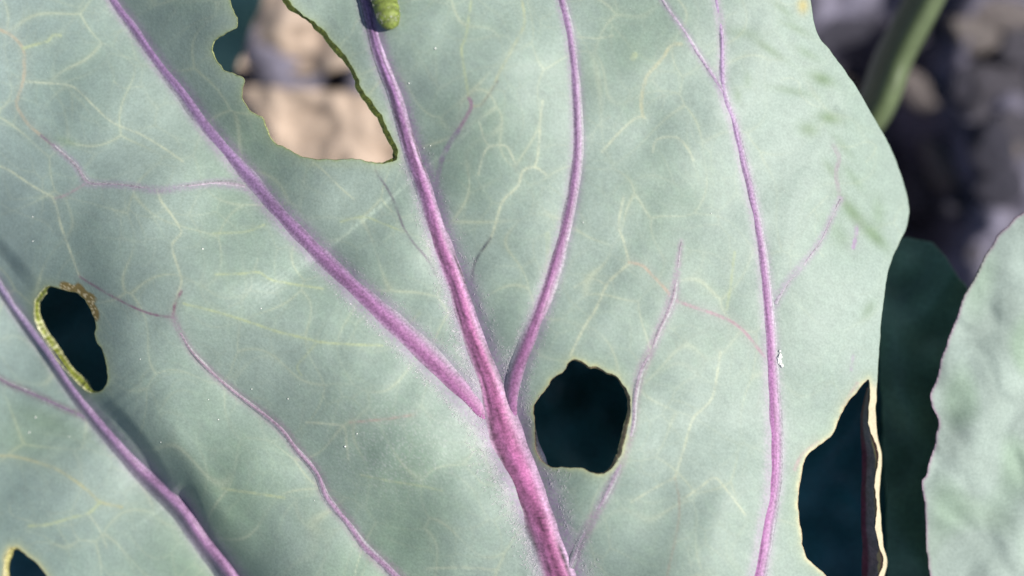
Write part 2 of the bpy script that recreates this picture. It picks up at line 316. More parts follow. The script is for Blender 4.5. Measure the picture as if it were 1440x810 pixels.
def blade(root, us, vs, zfun, colfun, lines, cut_names, mat, cut_mats, cut_cols, thick, cut_depth=None):
    """a solid leaf blade: lines[0] is its margin, the others are holes; every cut face is a part of its own"""
    U, Vv = np.meshgrid(us, vs); ny, nx = U.shape
    P = np.stack([U.ravel(), Vv.ravel()], 1).astype(float)
    ok = inside(P, lines[0])
    for L in lines[1:]:
        lo, hi = L[:, :2].min(0), L[:, :2].max(0)
        k = np.where(((P >= lo) & (P <= hi)).all(1))[0]
        ok[k[inside(P[k], L)]] = False
    ok2 = ok.reshape(ny, nx)
    cell = ok2[:-1, :-1] | ok2[1:, :-1] | ok2[:-1, 1:] | ok2[1:, 1:]
    idx = np.arange(ny * nx).reshape(ny, nx)
    F = np.stack([idx[:-1, :-1], idx[1:, :-1], idx[1:, 1:], idx[:-1, 1:]], -1)[cell]
    used = np.zeros(ny * nx, bool); used[F.ravel()] = True
    snap = np.where(used & ~ok)[0]
    best = np.full(len(snap), 1e30); which = np.zeros(len(snap), int); tgt = P[snap].copy(); bev = np.zeros(len(snap)); nrm = np.zeros((len(snap), 2))
    for li, L in enumerate(lines):
        d, s, X, bi, bt = nearest(P[snap], L, True)
        T = np.roll(L, -2, 0)[:, :2] - np.roll(L, 2, 0)[:, :2]; T /= np.linalg.norm(T, axis=1)[:, None] + 1e-9
        a = 0.5 * np.sum(L[:, 0] * np.roll(L[:, 1], -1) - np.roll(L[:, 0], -1) * L[:, 1])
        N = np.stack([T[:, 1], -T[:, 0]], 1) * np.sign(a)      # pointing out of the polygon
        if li > 0: N = -N                                      # for a hole: into the hole
        k = d < best
        best[k] = d[k]; which[k] = li; tgt[k] = X[k, :2]; bev[k] = X[k, 2]; nrm[k] = N[bi[k]]
    P[snap] = tgt
    z = np.zeros(len(P)); z[used] = zfun(P[used, 0], P[used, 1])
    C = np.zeros((len(P), 3)); C[used] = colfun(P[used, 0], P[used, 1])
    remap = np.full(len(P), -1); ui = np.where(used)[0]; remap[ui] = np.arange(len(ui)); nU = len(ui)
    th = np.full(len(P), thick, float)
    Q = P.copy(); Q[snap] += nrm * bev[:, None]
    th[snap] = thick * (0.75 + 0.5 * np.clip(bev / 6, 0, 1))
    x, y = unproj(P[ui, 0], P[ui, 1], z[ui]); top = W(x, y, z[ui])
    zb = z - th
    x, y = unproj(Q[ui, 0], Q[ui, 1], zb[ui]); bot = W(x, y, zb[ui])
    Ft = remap[F]
    # boundary edges of the kept cells
    pad = np.zeros((ny + 1, nx + 1), bool); pad[1:-1, 1:-1] = cell
    E = []
    up, dn = pad[:-1, 1:-1], pad[1:, 1:-1]                     # horizontal edges (iy, ix)-(iy, ix+1)
    iy, ix = np.where(dn & ~up); E.append(np.stack([idx[iy, ix + 1], idx[iy, ix]], 1))
    iy, ix = np.where(up & ~dn); E.append(np.stack([idx[iy, ix], idx[iy, ix + 1]], 1))
    lf, rt = pad[1:-1, :-1], pad[1:-1, 1:]
    iy, ix = np.where(rt & ~lf); E.append(np.stack([idx[iy, ix], idx[iy + 1, ix]], 1))
    iy, ix = np.where(lf & ~rt); E.append(np.stack([idx[iy + 1, ix], idx[iy, ix]], 1))
    E = np.concatenate(E)
    sidx = np.full(len(P), -1); sidx[snap] = np.arange(len(snap))
    V = np.concatenate([top, bot]); Cc = np.concatenate([C[ui], C[ui] * np.array([0.75, 0.9, 0.7])])
    Fall = np.concatenate([Ft, (Ft + nU)[:, ::-1]])
    # margin wall stays in the blade itself
    ew = which[sidx[E[:, 0]]]
    m = E[ew == 0]
    if len(m): Fall = np.concatenate([Fall, np.stack([remap[m[:, 0]], remap[m[:, 1]], remap[m[:, 1]] + nU, remap[m[:, 0]] + nU], 1)[:, ::-1]])
    b = mesh_np('blade', V, Fall, mat, root, Cc)
    for li in range(1, len(lines)):
        m = E[ew == li]
        if not len(m): continue
        vi, inv = np.unique(m.ravel(), return_inverse=True); inv = inv.reshape(-1, 2); n = len(vi)
        t3, b3 = top[remap[vi]], bot[remap[vi]]
        rows = 4; r = np.random.default_rng(li)
        Vw = []; Cw = []
        for k in range(rows):
            f = k / (rows - 1)
            p = t3 * (1 - f) + b3 * f
            if 0 < k < rows - 1: p = p + np.array([0, 0, 1]) * (r.normal(0, 0.25, n) * PX)[:, None] + np.array([0, 0, 0.4 * PX]) * math.sin(f * math.pi)
            else: p = p + np.array([0, 0, 0.12 * PX]) * (1 if k == 0 else -1)
            Vw.append(p)
            c = cut_cols[li](P[vi, 0], P[vi, 1], f, r)
            Cw.append(c)
        Fw = np.concatenate([np.stack([inv[:, 0] + k * n, inv[:, 1] + k * n, inv[:, 1] + (k + 1) * n, inv[:, 0] + (k + 1) * n], 1) for k in range(rows - 1)])[:, ::-1]
        mesh_np('cut_edge', np.concatenate(Vw), Fw, cut_mats[li], root, np.concatenate(Cw))
    return b

# ------------------------------------------------------------------ pigment of the main blade, with some broad sun and shade mixed in
K = 0.60                                         # photo tone in full sun -> base colour
BASE = lin(158, 178, 167, K); PALE = lin(185, 203, 192, K); GREEN = lin(140, 170, 138, K)
CREAM = lin(206, 216, 190, K); YEL = lin(190, 204, 168, K); PUR = lin(160, 104, 160, K); MAU = lin(178, 160, 186, K); ROSE = lin(196, 150, 170, K)
MAR = lin(120, 84, 112, K); WHITE = lin(222, 222, 222, K); GREYP = lin(140, 130, 150, K)
Y = 'Y'
VEINLETS = [  # (points, width, colour, strength)
    ([(258, 427), (306, 439), (348, 452), (393, 467), (431, 476), (450, 481), (489, 484), (537, 486)], 3.2, YEL, .6),
    ([(444, 483), (431, 499), (418, 515), (424, 528)], 2.6, YEL, .4),
    ([(303, 386), (338, 385), (364, 383), (380, 393), (409, 399), (454, 406)], 3, YEL, .6),
    ([(300, 328), (335, 327), (352, 324), (372, 316)], 3, YEL, .4),
    ([(37, 115), (70, 117), (97, 120), (113, 130), (133, 150), (160, 173), (200, 190), (233, 210), (257, 227)], 2.6, CREAM, .45),
    ([(-30, 30), (0, 42), (16, 50), (32, 68), (34, 90), (33, 112), (26, 135), (24, 150), (40, 175), (58, 191), (77, 206)], 4.2, lin(190, 185, 165, K), .6),
    ([(33, 68), (52, 62), (67, 58), (74, 50), (85, 50)], 4, YEL, .6),
    ([(106, 232), (77, 206), (58, 191)], 3, GREYP, .6),
    ([(119, 259), (93, 274), (77, 279)], 3.2, lin(180, 165, 170, K), .5),
    ([(-20, 228), (10, 238), (45, 261), (74, 277)], 2.6, CREAM, .6),
    ([(74, 277), (80, 293), (85, 315), (93, 338), (103, 365), (112, 389)], 3, CREAM, .5),
    ([(112, 389), (128, 399), (160, 418), (199, 437), (225, 444), (243, 446)], 2.6, lin(150, 125, 140, K), .6),
    ([(243, 446), (246, 425), (253, 405), (255, 393), (250, 375), (244, 357), (242, 344), (249, 335), (255, 325), (244, 306), (232, 290), (225, 280), (221, 267)], 3, CREAM, .55),
    ([(243, 446), (247, 425), (255, 410)], 4, lin(150, 120, 135, K), .5),
    ([(440, 228), (459, 244), (482, 267), (498, 280)], 2.6, CREAM, .4),
    ([(479, 312), (511, 305), (540, 315), (568, 326)], 2.6, YEL, .4),
    ([(528, 240), (549, 273), (562, 305), (568, 321), (581, 341), (600, 363), (612, 385)], 3, lin(130, 128, 136, K), .55),
    ([(767, 245), (752, 235), (735, 241), (728, 262), (707, 283), (697, 314), (690, 335), (678, 352)], 3.2, CREAM, .65),
    ([(690, 335), (673, 359), (666, 376), (664, 397)], 3.4, lin(112, 120, 122, K), .7),
    ([(752, 235), (757, 214), (760, 170), (763, 142)], 3, CREAM, .5),
    ([(673, 245), (680, 217), (690, 206), (711, 205), (719, 217), (724, 230)], 2.6, CREAM, .5),
    ([(690, 206), (682, 198), (674, 171)], 2.2, CREAM, .35),
    ([(663, 149), (658, 129), (654, 105), (651, 87), (649, 67), (655, 51), (660, 20), (664, -10)], 3.4, YEL, .5),
    ([(663, 149), (676, 147), (693, 122), (702, 102), (712, 85), (720, 69), (731, 49), (738, 30), (734, 0)], 3.6, lin(190, 200, 170, K), .5),
    ([(676, 149), (690, 130), (700, 114)], 2.4, lin(130, 135, 130, K), .5),
    ([(660, 138), (663, 149), (656, 164), (644, 184)], 5, lin(160, 140, 155, K), .6),
    ([(644, 184), (631, 204), (620, 228), (614, 262), (612, 285)], 7, lin(150, 142, 160, K), .5),
    ([(847, 213), (873, 184), (893, 167), (904, 164), (908, 166)], 2.8, CREAM, .5),
    ([(904, 164), (902, 140), (909, 109), (922, 93), (933, 80), (944, 64), (958, 62)], 4.5, lin(196, 200, 170, K), .5),
    ([(918, 213), (924, 196), (951, 193), (967, 209), (975, 225)], 3, CREAM, .4),
    ([(802, 500), (820, 463), (839, 432), (853, 401), (868, 385), (885, 370)], 3, CREAM, .75),
    ([(885, 370), (880, 350), (876, 336), (870, 315), (877, 278)], 3.2, CREAM, .5),
    ([(885, 369), (903, 373), (916, 386), (931, 401), (944, 417)], 4, lin(200, 180, 160, K), .45),
    ([(853, 401), (832, 392), (808, 404)], 2.4, CREAM, .3),
    ([(1033, 355), (1027, 404), (1022, 435)], 3.4, YEL, .45),
    ([(947, 421), (965, 428), (985, 435), (1013, 445), (1040, 460), (1062, 485), (1076, 502)], 4.2, lin(190, 160, 170, K), .6),
    ([(1013, 495), (1003, 555), (988, 575), (974, 590), (961, 633), (949, 672)], 3, CREAM, .5),
    ([(949, 672), (955, 702), (953, 741), (940, 801), (935, 830)], 3.2, lin(172, 172, 158, K), .45),
    ([(949, 672), (923, 685), (888, 706)], 2.6, CREAM, .4),
    ([(961, 702), (985, 685), (1005, 672), (1022, 689), (1048, 724)], 2.8, CREAM, .5),
    ([(-20, 640), (0, 641), (26, 643), (73, 657), (104, 675), (130, 696), (141, 706), (171, 713)], 4.2, lin(184, 190, 160, K), .6),
    ([(141, 706), (124, 722), (104, 727), (70, 737), (41, 740)], 3.6, YEL, .55),
    ([(124, 722), (140, 745), (150, 770)], 2.6, CREAM, .3),
    ([(313, 687), (353, 693), (400, 700)], 3.6, YEL, .45),
    ([(431, 594), (460, 596), (483, 600), (487, 622), (490, 646)], 3, CREAM, .4),
    ([(493, 594), (545, 589), (582, 583)], 3.4, lin(190, 175, 165, K), .45),
    ([(508, 668), (551, 677), (590, 683), (622, 690)], 3, YEL, .35),
    ([(600, 800), (650, 798), (700, 802)], 4, CREAM, .3),
    ([(1182, 280), (1178, 262), (1176, 240), (1180, 222), (1172, 205)], 6, lin(172, 160, 170, K), .4),
    ([(1205, 318), (1203, 335), (1200, 348)], 5, MAU, .6),
    ([(1200, 500), (1197, 520)], 4, MAU, .3),
    ([(1118, 660), (1128, 640), (1150, 622)], 5, ROSE, .35),
    ([(1186, 573), (1196, 556), (1206, 540)], 6, ROSE, .4),
    ([(812, 52), (840, 54), (862, 50)], 3, CREAM, .25),
    ([(893, 77), (890, 82)], 8, YEL, .4),
    ([(560, 470), (590, 440)], 4, YEL, .2), ([(770, 330), (772, 360), (766, 390)], 8, YEL, .22),
]
r_net = np.random.default_rng(21)               # the faint finest net between them
for i in range(40):
    x, y = r_net.uniform(0, 1220), r_net.uniform(0, 810); a = r_net.uniform(0, 2 * np.pi); pts = [(x, y)]
    for k in range(r_net.integers(3, 7)):
        a += r_net.normal(0, 0.5); x += 14 * math.cos(a); y += 14 * math.sin(a); pts.append((x, y))
    VEINLETS.append((pts, r_net.uniform(1.4, 2.4), CREAM if i % 3 else lin(150, 160, 150, K), r_net.uniform(.08, .22)))
SPOTS = [(1081, 69, 26, 6, .6, .5), (1156, 111, 18, 9, .4, .75), (1167, 166, 18, 9, .2, .75), (1137, 182, 14, 10, .2, .6), (1114, 128, 34, 6, .2, .35), (1169, 239, 16, 6, .9, .4), (1198, 298, 30, 9, .9, .7), (1230, 332, 26, 9, .8, .7),
         (1037, 134, 6, 10, 0, .4), (1051, 113, 6, 12, 0, .3), (1043, 46, 30, 8, .1, .3), (1180, 330, 30, 12, .9, .3), (1120, 40, 22, 6, .5, .35), (1100, 12, 20, 6, .7, .35), (1235, 300, 10, 22, -.1, .35), (1222, 435, 8, 16, .6, .4),
         (1185, 205, 24, 6, .9, .3), (1135, 75, 20, 6, .5, .35), (1200, 250, 22, 6, .9, .3), (93, 199, 16, 6, .3, .35), (28, 620, 60, 30, .2, .3), (60, 590, 60, 18, .4, .35)]
LINES = None
def leaf_color(u, v):
    n = len(u); P = np.stack([u, v], 1)
    C = np.tile(BASE, (n, 1))
    g1, g2, g3 = waves(11, 300)(u, v), waves(12, 90)(u, v), waves(13, 24)(u, v)
    rnd = rng.normal(0, 1, n)
    def mix(k, c, a):
        a = np.clip(a, 0, 1)[:, None]; C[k] = C[k] * (1 - a) + c * a
    al = np.arange(n)
    mix(al, PALE, 0.30 + 0.10 * g1 + 0.03 * g2)
    mix(al, GREEN, 0.06 - 0.07 * g1 + 0.03 * g2 + 0.03 * g3 + 0.25 * smooth(420, 800, v) * smooth(900, 500, u))
    mix(al, PALE, 0.3 * smooth(900, 1180, u) * smooth(760, 300, v) + 0.2 * smooth(900, 1150, u))  # upper right painted paler, as the part that faces the sun
    mix(al, lin(150, 170, 172, K), 0.5 * smooth(320, 0, u))  # shade on the left side painted in as a bluish grey tint
    C *= (1 + 0.02 * g3 + 0.02 * rnd)[:, None]
    for cell, seed, w, s in ((105, 5, 1.5, .44), (48, 8, 1.2, .14), (22, 9, 1.0, .06)):
        d = voronoi(u, v, cell, seed); m_ = np.clip(0.65 + 0.5 * waves(seed + 200, 150)(u, v), 0.3, 1.4) * (1 - 0.7 * smooth(950, 1150, u))
        mix(al, CREAM, s * m_ * np.exp(-(d / w) ** 2)); mix(al, YEL, 0.22 * s * m_ * np.exp(-(d / (4 * w)) ** 2))
    def near(L, reach):
        L = np.asarray(L, float); lo = L[:, :2].min(0) - reach; hi = L[:, :2].max(0) + reach
        k = np.where((u > lo[0]) & (u < hi[0]) & (v > lo[1]) & (v < hi[1]))[0]
        return k
    for (x, y, a, b, th, s) in SPOTS:
        k = near([(x, y)], 90); du, dv = u[k] - x, v[k] - y
        p = du * math.cos(th) + dv * math.sin(th); q = -du * math.sin(th) + dv * math.cos(th)
        mix(k, lin(118, 146, 104, K), s * np.exp(-(p / a) ** 2 - (q / b) ** 2))
    for pts, w, c, s in VEINLETS:
        L = catmull(pts, 5); k = near(L, w * 4 + 6)
        if not len(k): continue
        d = nearest(P[k], L)[0]
        mod = 0.8 + 0.35 * g3[k] * 0.6 + 0.15 * rnd[k]
        mix(k, c, 1.6 * s * mod * smooth(w * 0.5 + 1.2, w * 0.5 - 1.0, d)); mix(k, c, 0.2 * s * np.exp(-(d / (w * 2.2)) ** 2))
    # halo of the raised veins: mauve flush, then a whitish down
    for L0, c, s, white, sw in ((MIDRIB, MAU, .8, .55, 1), (VA, MAU, .65, .26, 1), (VD, MAU, .6, .2, 1), (VE, lin(200, 186, 205, K), .6, .2, 1), (VB, MAU, .4, .1, 1), (VC, lin(168, 150, 165, K), .6, .15, 1), (VF, lin(170, 145, 170, K), .6, .15, 1.0),
                              (VE2, MAU, .5, 0, 1), (VE3, MAU, .5, 0, 1), (VB2, MAR, .5, 0, 1), (VA2, MAU, .55, 0, 1)):
        L = catmull(L0, 8); k = near(L, 90)
        d, sg, X, _, _ = nearest(P[k], L); h = X[:, 2] * 0.5
        grow = smooth(100, 560, v[k]) if L0 is MIDRIB or L0 is VA or L0 is VD else 1.0
        if white:
            e = np.exp(-(np.maximum(d - h * 1.0, 0) / (7 + h * 0.55)) ** 2)
            mix(k, WHITE, white * (0.35 + 0.65 * grow) * e * np.clip(0.62 + 0.24 * rnd[k] + 0.2 * g3[k], 0, 1.2))
        mix(k, c, s * np.exp(-(np.maximum(d - h * 0.95, 0) / (3.0 + h * 0.38)) ** 2) * np.clip(0.9 + 0.35 * rnd[k], 0, 1.2))
    # rims of the holes
    for li, (c, w, s) in {1: (lin(170, 190, 130, K), 2.2, .6), 2: (lin(190, 196, 130, K), 2.5, .6), 3: (lin(205, 206, 160, K), 3.6, .8), 4: (lin(220, 214, 160, K), 4, .8), 5: (lin(236, 228, 190, K), 3.6, .85)}.items():
        L = LINES[li]; k = near(L, 30); d = nearest(P[k], L, True)[0]
        mix(k, c, s * np.clip(1 + 0.35 * g3[k], 0.3, 1.3) * np.exp(-(d / w) ** 2)); mix(k, YEL, 0.4 * np.exp(-(d / 11) ** 2))
    k = near([(90, 400), (135, 445)], 25)            # browned patch on the upper side of the left hole
    L = catmull([(90, 404), (106, 407), (120, 416), (128, 430), (131, 443)], 4); d = nearest(P[k], L)[0]
    mix(k, lin(150, 128, 70, K), 0.95 * smooth(11, 6, d + 2.0 * g3[k] + 0.5 * rnd[k])); mix(k, lin(232, 214, 170, K), (rnd[k] > 0.9) * smooth(9, 5, d))
    k = near([(1129, 8)], 30); mix(k, lin(206, 190, 120, K), 0.8 * np.exp(-((u[k] - 1129) / 8) ** 2 - ((v[k] - 8) / 11) ** 2))
    k = np.where((u > 1215) & (v > 530) & (v < 870))[0]
    mix(k, lin(240, 224, 190, K), 0.9 * smooth(1214, 1228, u[k]) * smooth(530, 560, v[k]))
    k = near([(575, 600)], 120); mix(k, WHITE, 0.35 * np.clip(rnd[k] - 0.6, 0, 1) * np.exp(-((u[k] - 560) / 90) ** 2 - ((v[k] - 630) / 70) ** 2))
    return C

LINES = [outline(LEAF, 6, 0.4, seed=1), outline(HOLE1, 2.5, 0.5, seed=2), outline(HOLE2, 2.5, 0.35, seed=3), outline(HOLE3, 2.5, 0.4, seed=4), outline(HOLE4, 2.5, 0.3, seed=5), outline(HOLE5, 2.5, 0.4, seed=6)]
def cut_flat(c0, c1, c2, amp=.25):
    def f(u, v, t, r):
        c = c0 if t < 0.1 else (c2 if t > 0.9 else c1)
        return np.array(c)[None, :] * np.clip(1 + amp * r.normal(0, 1, len(u)), .4, 1.8)[:, None]
    return f
def hole1_cut(u, v, t, r):
    d = nearest(np.stack([u, v], 1), np.array([(380., -46.), (427., 22.), (464., 53.), (509., 125.), (549., 190.), (558., 226.)]))[0]
    k = smooth(24, 10, d)[:, None]; g = np.clip(1 + .22 * r.normal(0, 1, len(u)), .4, 1.8)[:, None]
    return (lin(120, 130, 56, K) * k + lin(190, 200, 140, K) * (1 - k)) * g  # shade on the right-hand wall is put in as darker olive
CUT = {1: hole1_cut, 99: cut_flat(lin(150, 160, 90, K), lin(112, 124, 52, K), lin(96, 104, 44, K), .3),
       2: cut_flat(lin(236, 234, 190, K), lin(150, 160, 66, K), lin(214, 212, 160, K), .3),
       3: cut_flat(lin(214, 206, 160, K), lin(168, 148, 116, K), lin(196, 180, 140, K), .15),
       4: cut_flat(lin(225, 215, 160, K), lin(205, 198, 130, K), lin(170, 165, 90, K), .15),
       5: cut_flat(lin(245, 230, 200, K), lin(235, 215, 180, K), lin(200, 180, 140, K), .1)}
us = np.concatenate([np.arange(-340, -12, 9), np.arange(-12, 1292, 2.0)]); vsg = np.concatenate([np.arange(-410, -10, 9), np.arange(-10, 822, 2.0), np.arange(822, 1210, 9)])

main = thing('cabbage_leaf', 'large pale grey-green cabbage leaf with magenta midrib, chewed through by several holes', 'leaf', (0.02, -0.16, 0.0))
inv = np.array(main.location)
def adopt(o):                                     # children keep their place under an Empty that stands at the base
    p = o.parent
    if p is not None: o.matrix_parent_inverse = p.matrix_world.inverted()
bpy.context.view_layer.update()
blade(main, us, vsg, leaf_z, leaf_color, LINES, None, M_blade, {i: M_cut for i in range(1, 6)}, CUT, 4.5)

def along(A, k=17):                                # smooth noise along the vein only: streaks
    A = np.pad(A, ((k // 2, k // 2), (0, 0)), mode='edge'); c = np.cumsum(np.concatenate([np.zeros((1, A.shape[1])), A]), 0)
    return (c[k:] - c[:-k]) / math.sqrt(k)
def ridge(name, line, rise, colors, parent, sink=0.35, step=2.5, n=17, wob=0.02, seed=0, spread=1.4, tail=0.0):
    """raised vein: rounded ridge swept along the blade; colors(t, side) -> rgb"""
    L = catmull(line, step); r = np.random.default_rng(seed)
    T = np.gradient(L[:, :2], axis=0); T /= np.linalg.norm(T, axis=1)[:, None]
    N = np.stack([-T[:, 1], T[:, 0]], 1)          # left-hand side in y-down = picture left when travelling down
    h = L[:, 2] * 0.5 * (1 + wob * waves(seed + 60, 60)(L[:, 0], L[:, 1]))
    a = np.linspace(-1, 1, n); cx = np.sin(a * 1.2) / math.sin(1.2); cz = (0.5 + 0.5 * np.cos(np.pi * cx)) ** 0.95; h = h * spread
    cz[0] = cz[-1] = 0
    U = L[:, None, 0] + N[:, None, 0] * (h[:, None] * cx) ; Vv = L[:, None, 1] + N[:, None, 1] * (h[:, None] * cx)
    z0 = np.convolve(np.pad(leaf_z(L[:, 0], L[:, 1]), 10, mode='edge'), np.ones(21) / 21, 'valid'); zs = leaf_z(U, Vv)
    stri = 0.03 * np.sin(a * 9)[None, :] + 0.035 * along(r.normal(0, 1, (len(L), n)))
    Z = zs * (1 - cz[None, :] ** 0.5) + z0[:, None] * cz[None, :] ** 0.5 + h[:, None] * rise * (cz[None, :] * (1 + stri)) - sink * (cz[None, :] < 1e-6) * (1 + h[:, None] * 0.05)
    left = np.cumsum(np.linalg.norm(np.diff(L[:, :2], axis=0), axis=1)[::-1])[::-1]; left = np.append(left, 0)
    Z = Z - tail * smooth(230, 30, left)[:, None]
    x, y = unproj(U, Vv, Z)
    m = len(L); i, j = np.meshgrid(np.arange(m - 1), np.arange(n - 1), indexing='ij')
    F = np.stack([i * n + j, i * n + j + 1, (i + 1) * n + j + 1, (i + 1) * n + j], -1).reshape(-1, 4)
    C = colors(U.ravel(), Vv.ravel(), np.tile(cx, m), along(r.normal(0, 1, (m, n)), 25).ravel() * 1.1 + r.normal(0, .35, m * n))
    return mesh_np(name, W(x.ravel(), y.ravel(), Z.ravel()), F[:, ::-1], M_vein, parent, C)

def vein_col(top, bottom, edge, v0=0, v1=700, edge_w=0.75, grain=0.12, thin=False, dilute=0.2, lilac=0.4, fade=0.26):
    dil = lin(186, 188, 190, K)
    top, bottom, edge = (np.array(q) * (1 - dilute) + dil * dilute for q in (top, bottom, edge))
    out = np.array(edge) * 0.3 + BASE * 0.35 + WHITE * 0.35 * 0.7
    def f(u, v, s, r):
        t = smooth(v0, v1, v)[:, None]; c = top * (1 - t) + bottom * t
        e = (edge_w * np.maximum(np.abs(s) ** 3, lilac * smooth(0.05, 0.5, -s)))[:, None]  # right flank takes more edge tone, imitating the vein's sunlit side
        c = c * (1 - e) + edge * e
        e = smooth(fade, 0.98, np.abs(s))[:, None] if not thin else smooth(0.1, 0.95, np.abs(s))[:, None]
        c = c * (1 - e) + out * e
        return c * (1 + grain * r)[:, None]
    return f
ridge('midrib', MIDRIB, 0.42, vein_col(lin(156, 104, 168, K), lin(190, 78, 152, K), lin(190, 166, 196, K), 0, 600, .85, .26, lilac=0.9, fade=0.55), main, seed=1, spread=1.3)
ridge('vein', VA, 0.36, vein_col(lin(144, 98, 160, K), lin(178, 84, 156, K), lin(170, 146, 180, K), 200, 620), main, seed=2, tail=10)
ridge('vein', VB, 1.1, vein_col(lin(124, 100, 150, K), lin(170, 112, 170, K), lin(120, 92, 140, K), 400, 800), main, seed=3)
ridge('vein', VC, 0.26, vein_col(lin(156, 122, 146, K), lin(164, 110, 160, K), lin(150, 140, 160, K), 500, 800, dilute=0.3, thin=True), main, seed=4)
ridge('vein', VD, 0.34, vein_col(lin(162, 116, 168, K), lin(168, 86, 154, K), lin(186, 160, 190, K), 100, 500), main, seed=5, tail=12)
ridge('vein', VE, 0.22, vein_col(lin(184, 148, 196, K), lin(186, 104, 176, K), lin(200, 176, 206, K), 60, 620), main, seed=6)
ridge('vein', VE2, 0.16, vein_col(lin(196, 172, 200, K), lin(186, 146, 192, K), lin(190, 180, 198, K), 0, 130, dilute=0.35, thin=True), main, seed=7)
ridge('vein', VE3, 0.1, vein_col(lin(160, 136, 160, K), lin(176, 150, 182, K), lin(180, 170, 186, K), 280, 430, dilute=0.5, thin=True), main, seed=8)
ridge('vein', VF, 0.14, vein_col(lin(160, 120, 150, K), lin(166, 124, 166, K), lin(176, 166, 180, K), 400, 800, dilute=0.5, thin=True), main, seed=9)
ridge('vein', VB2, 0.25, vein_col(lin(116, 84, 112, K), lin(130, 100, 140, K), lin(130, 120, 136, K), 500, 600, dilute=0.2, thin=True), main, seed=10)
ridge('vein', VA2, 0.14, vein_col(lin(152, 126, 150, K), lin(152, 126, 152, K), lin(160, 150, 164, K), dilute=0.42, thin=True), main, seed=11)

# petiole: from the base of the blade down to the stalk in the soil
zb = float(leaf_z(np.array([905.]), np.array([1150.]))[0]); bx, by = unproj(905., 1150., zb)
STALK = np.array([420., -1500., GROUND])
P = catmull([(bx - 10, by + 40, zb - 4), (bx, by, zb - 8), (bx + 30, by - 120, zb - 60), (bx + 100, by - 330, zb - 420), (STALK[0] - 60, STALK[1] + 60, GROUND + 260), (STALK[0] - 30, STALK[1] + 30, GROUND - 10)], 14)
tube('petiole', P, np.interp(np.linspace(0, 1, len(P)), [0, .1, .5, 1], [24, 32, 40, 52]), M_vein, main, 16, np.tile(lin(176, 110, 160, K), (len(P), 1)))

# the curled strip beyond the right-hand hole
FL = catmull([(1223, 545, 4), (1220, 580, 9), (1223, 607, 13), (1232, 640, 20), (1230, 670, 18), (1229, 690, 18), (1231, 714, 20), (1230, 740, 19), (1235, 768, 22), (1239, 790, 27), (1234, 812, 22), (1232, 842, 20), (1222, 862, 10)], 4)
ns = 8; f = np.linspace(0, 1, ns)
U = FL[:, None, 0] - FL[:, None, 2] * f[None, :]; Vv = np.repeat(FL[:, 1][:, None], ns, 1)
Z = leaf_z(FL[:, 0], FL[:, 1])[:, None] - 3 - 30 * f[None, :] ** 0.9 - 3 * np.sin(f * np.pi)[None, :]
x, y = unproj(U, Vv, Z); m = len(FL)
i, j = np.meshgrid(np.arange(m - 1), np.arange(ns - 1), indexing='ij'); F = np.stack([i * ns + j, (i + 1) * ns + j, (i + 1) * ns + j + 1, i * ns + j + 1], -1).reshape(-1, 4)
C = np.where((f > 0.66)[None, :, None], lin(170, 80, 112, K), lin(214, 182, 182, K)) * np.ones((m, 1, 1))
top = W(x.ravel(), y.ravel(), Z.ravel()); bot = top + np.array([2.5 * PX, 0, -1.5 * PX]); nn = len(top)
mesh_np('curled_strip', np.concatenate([top, bot]), np.concatenate([F, (F + nn)[:, ::-1]]), M_cut, main, np.concatenate([C.reshape(-1, 3)] * 2))

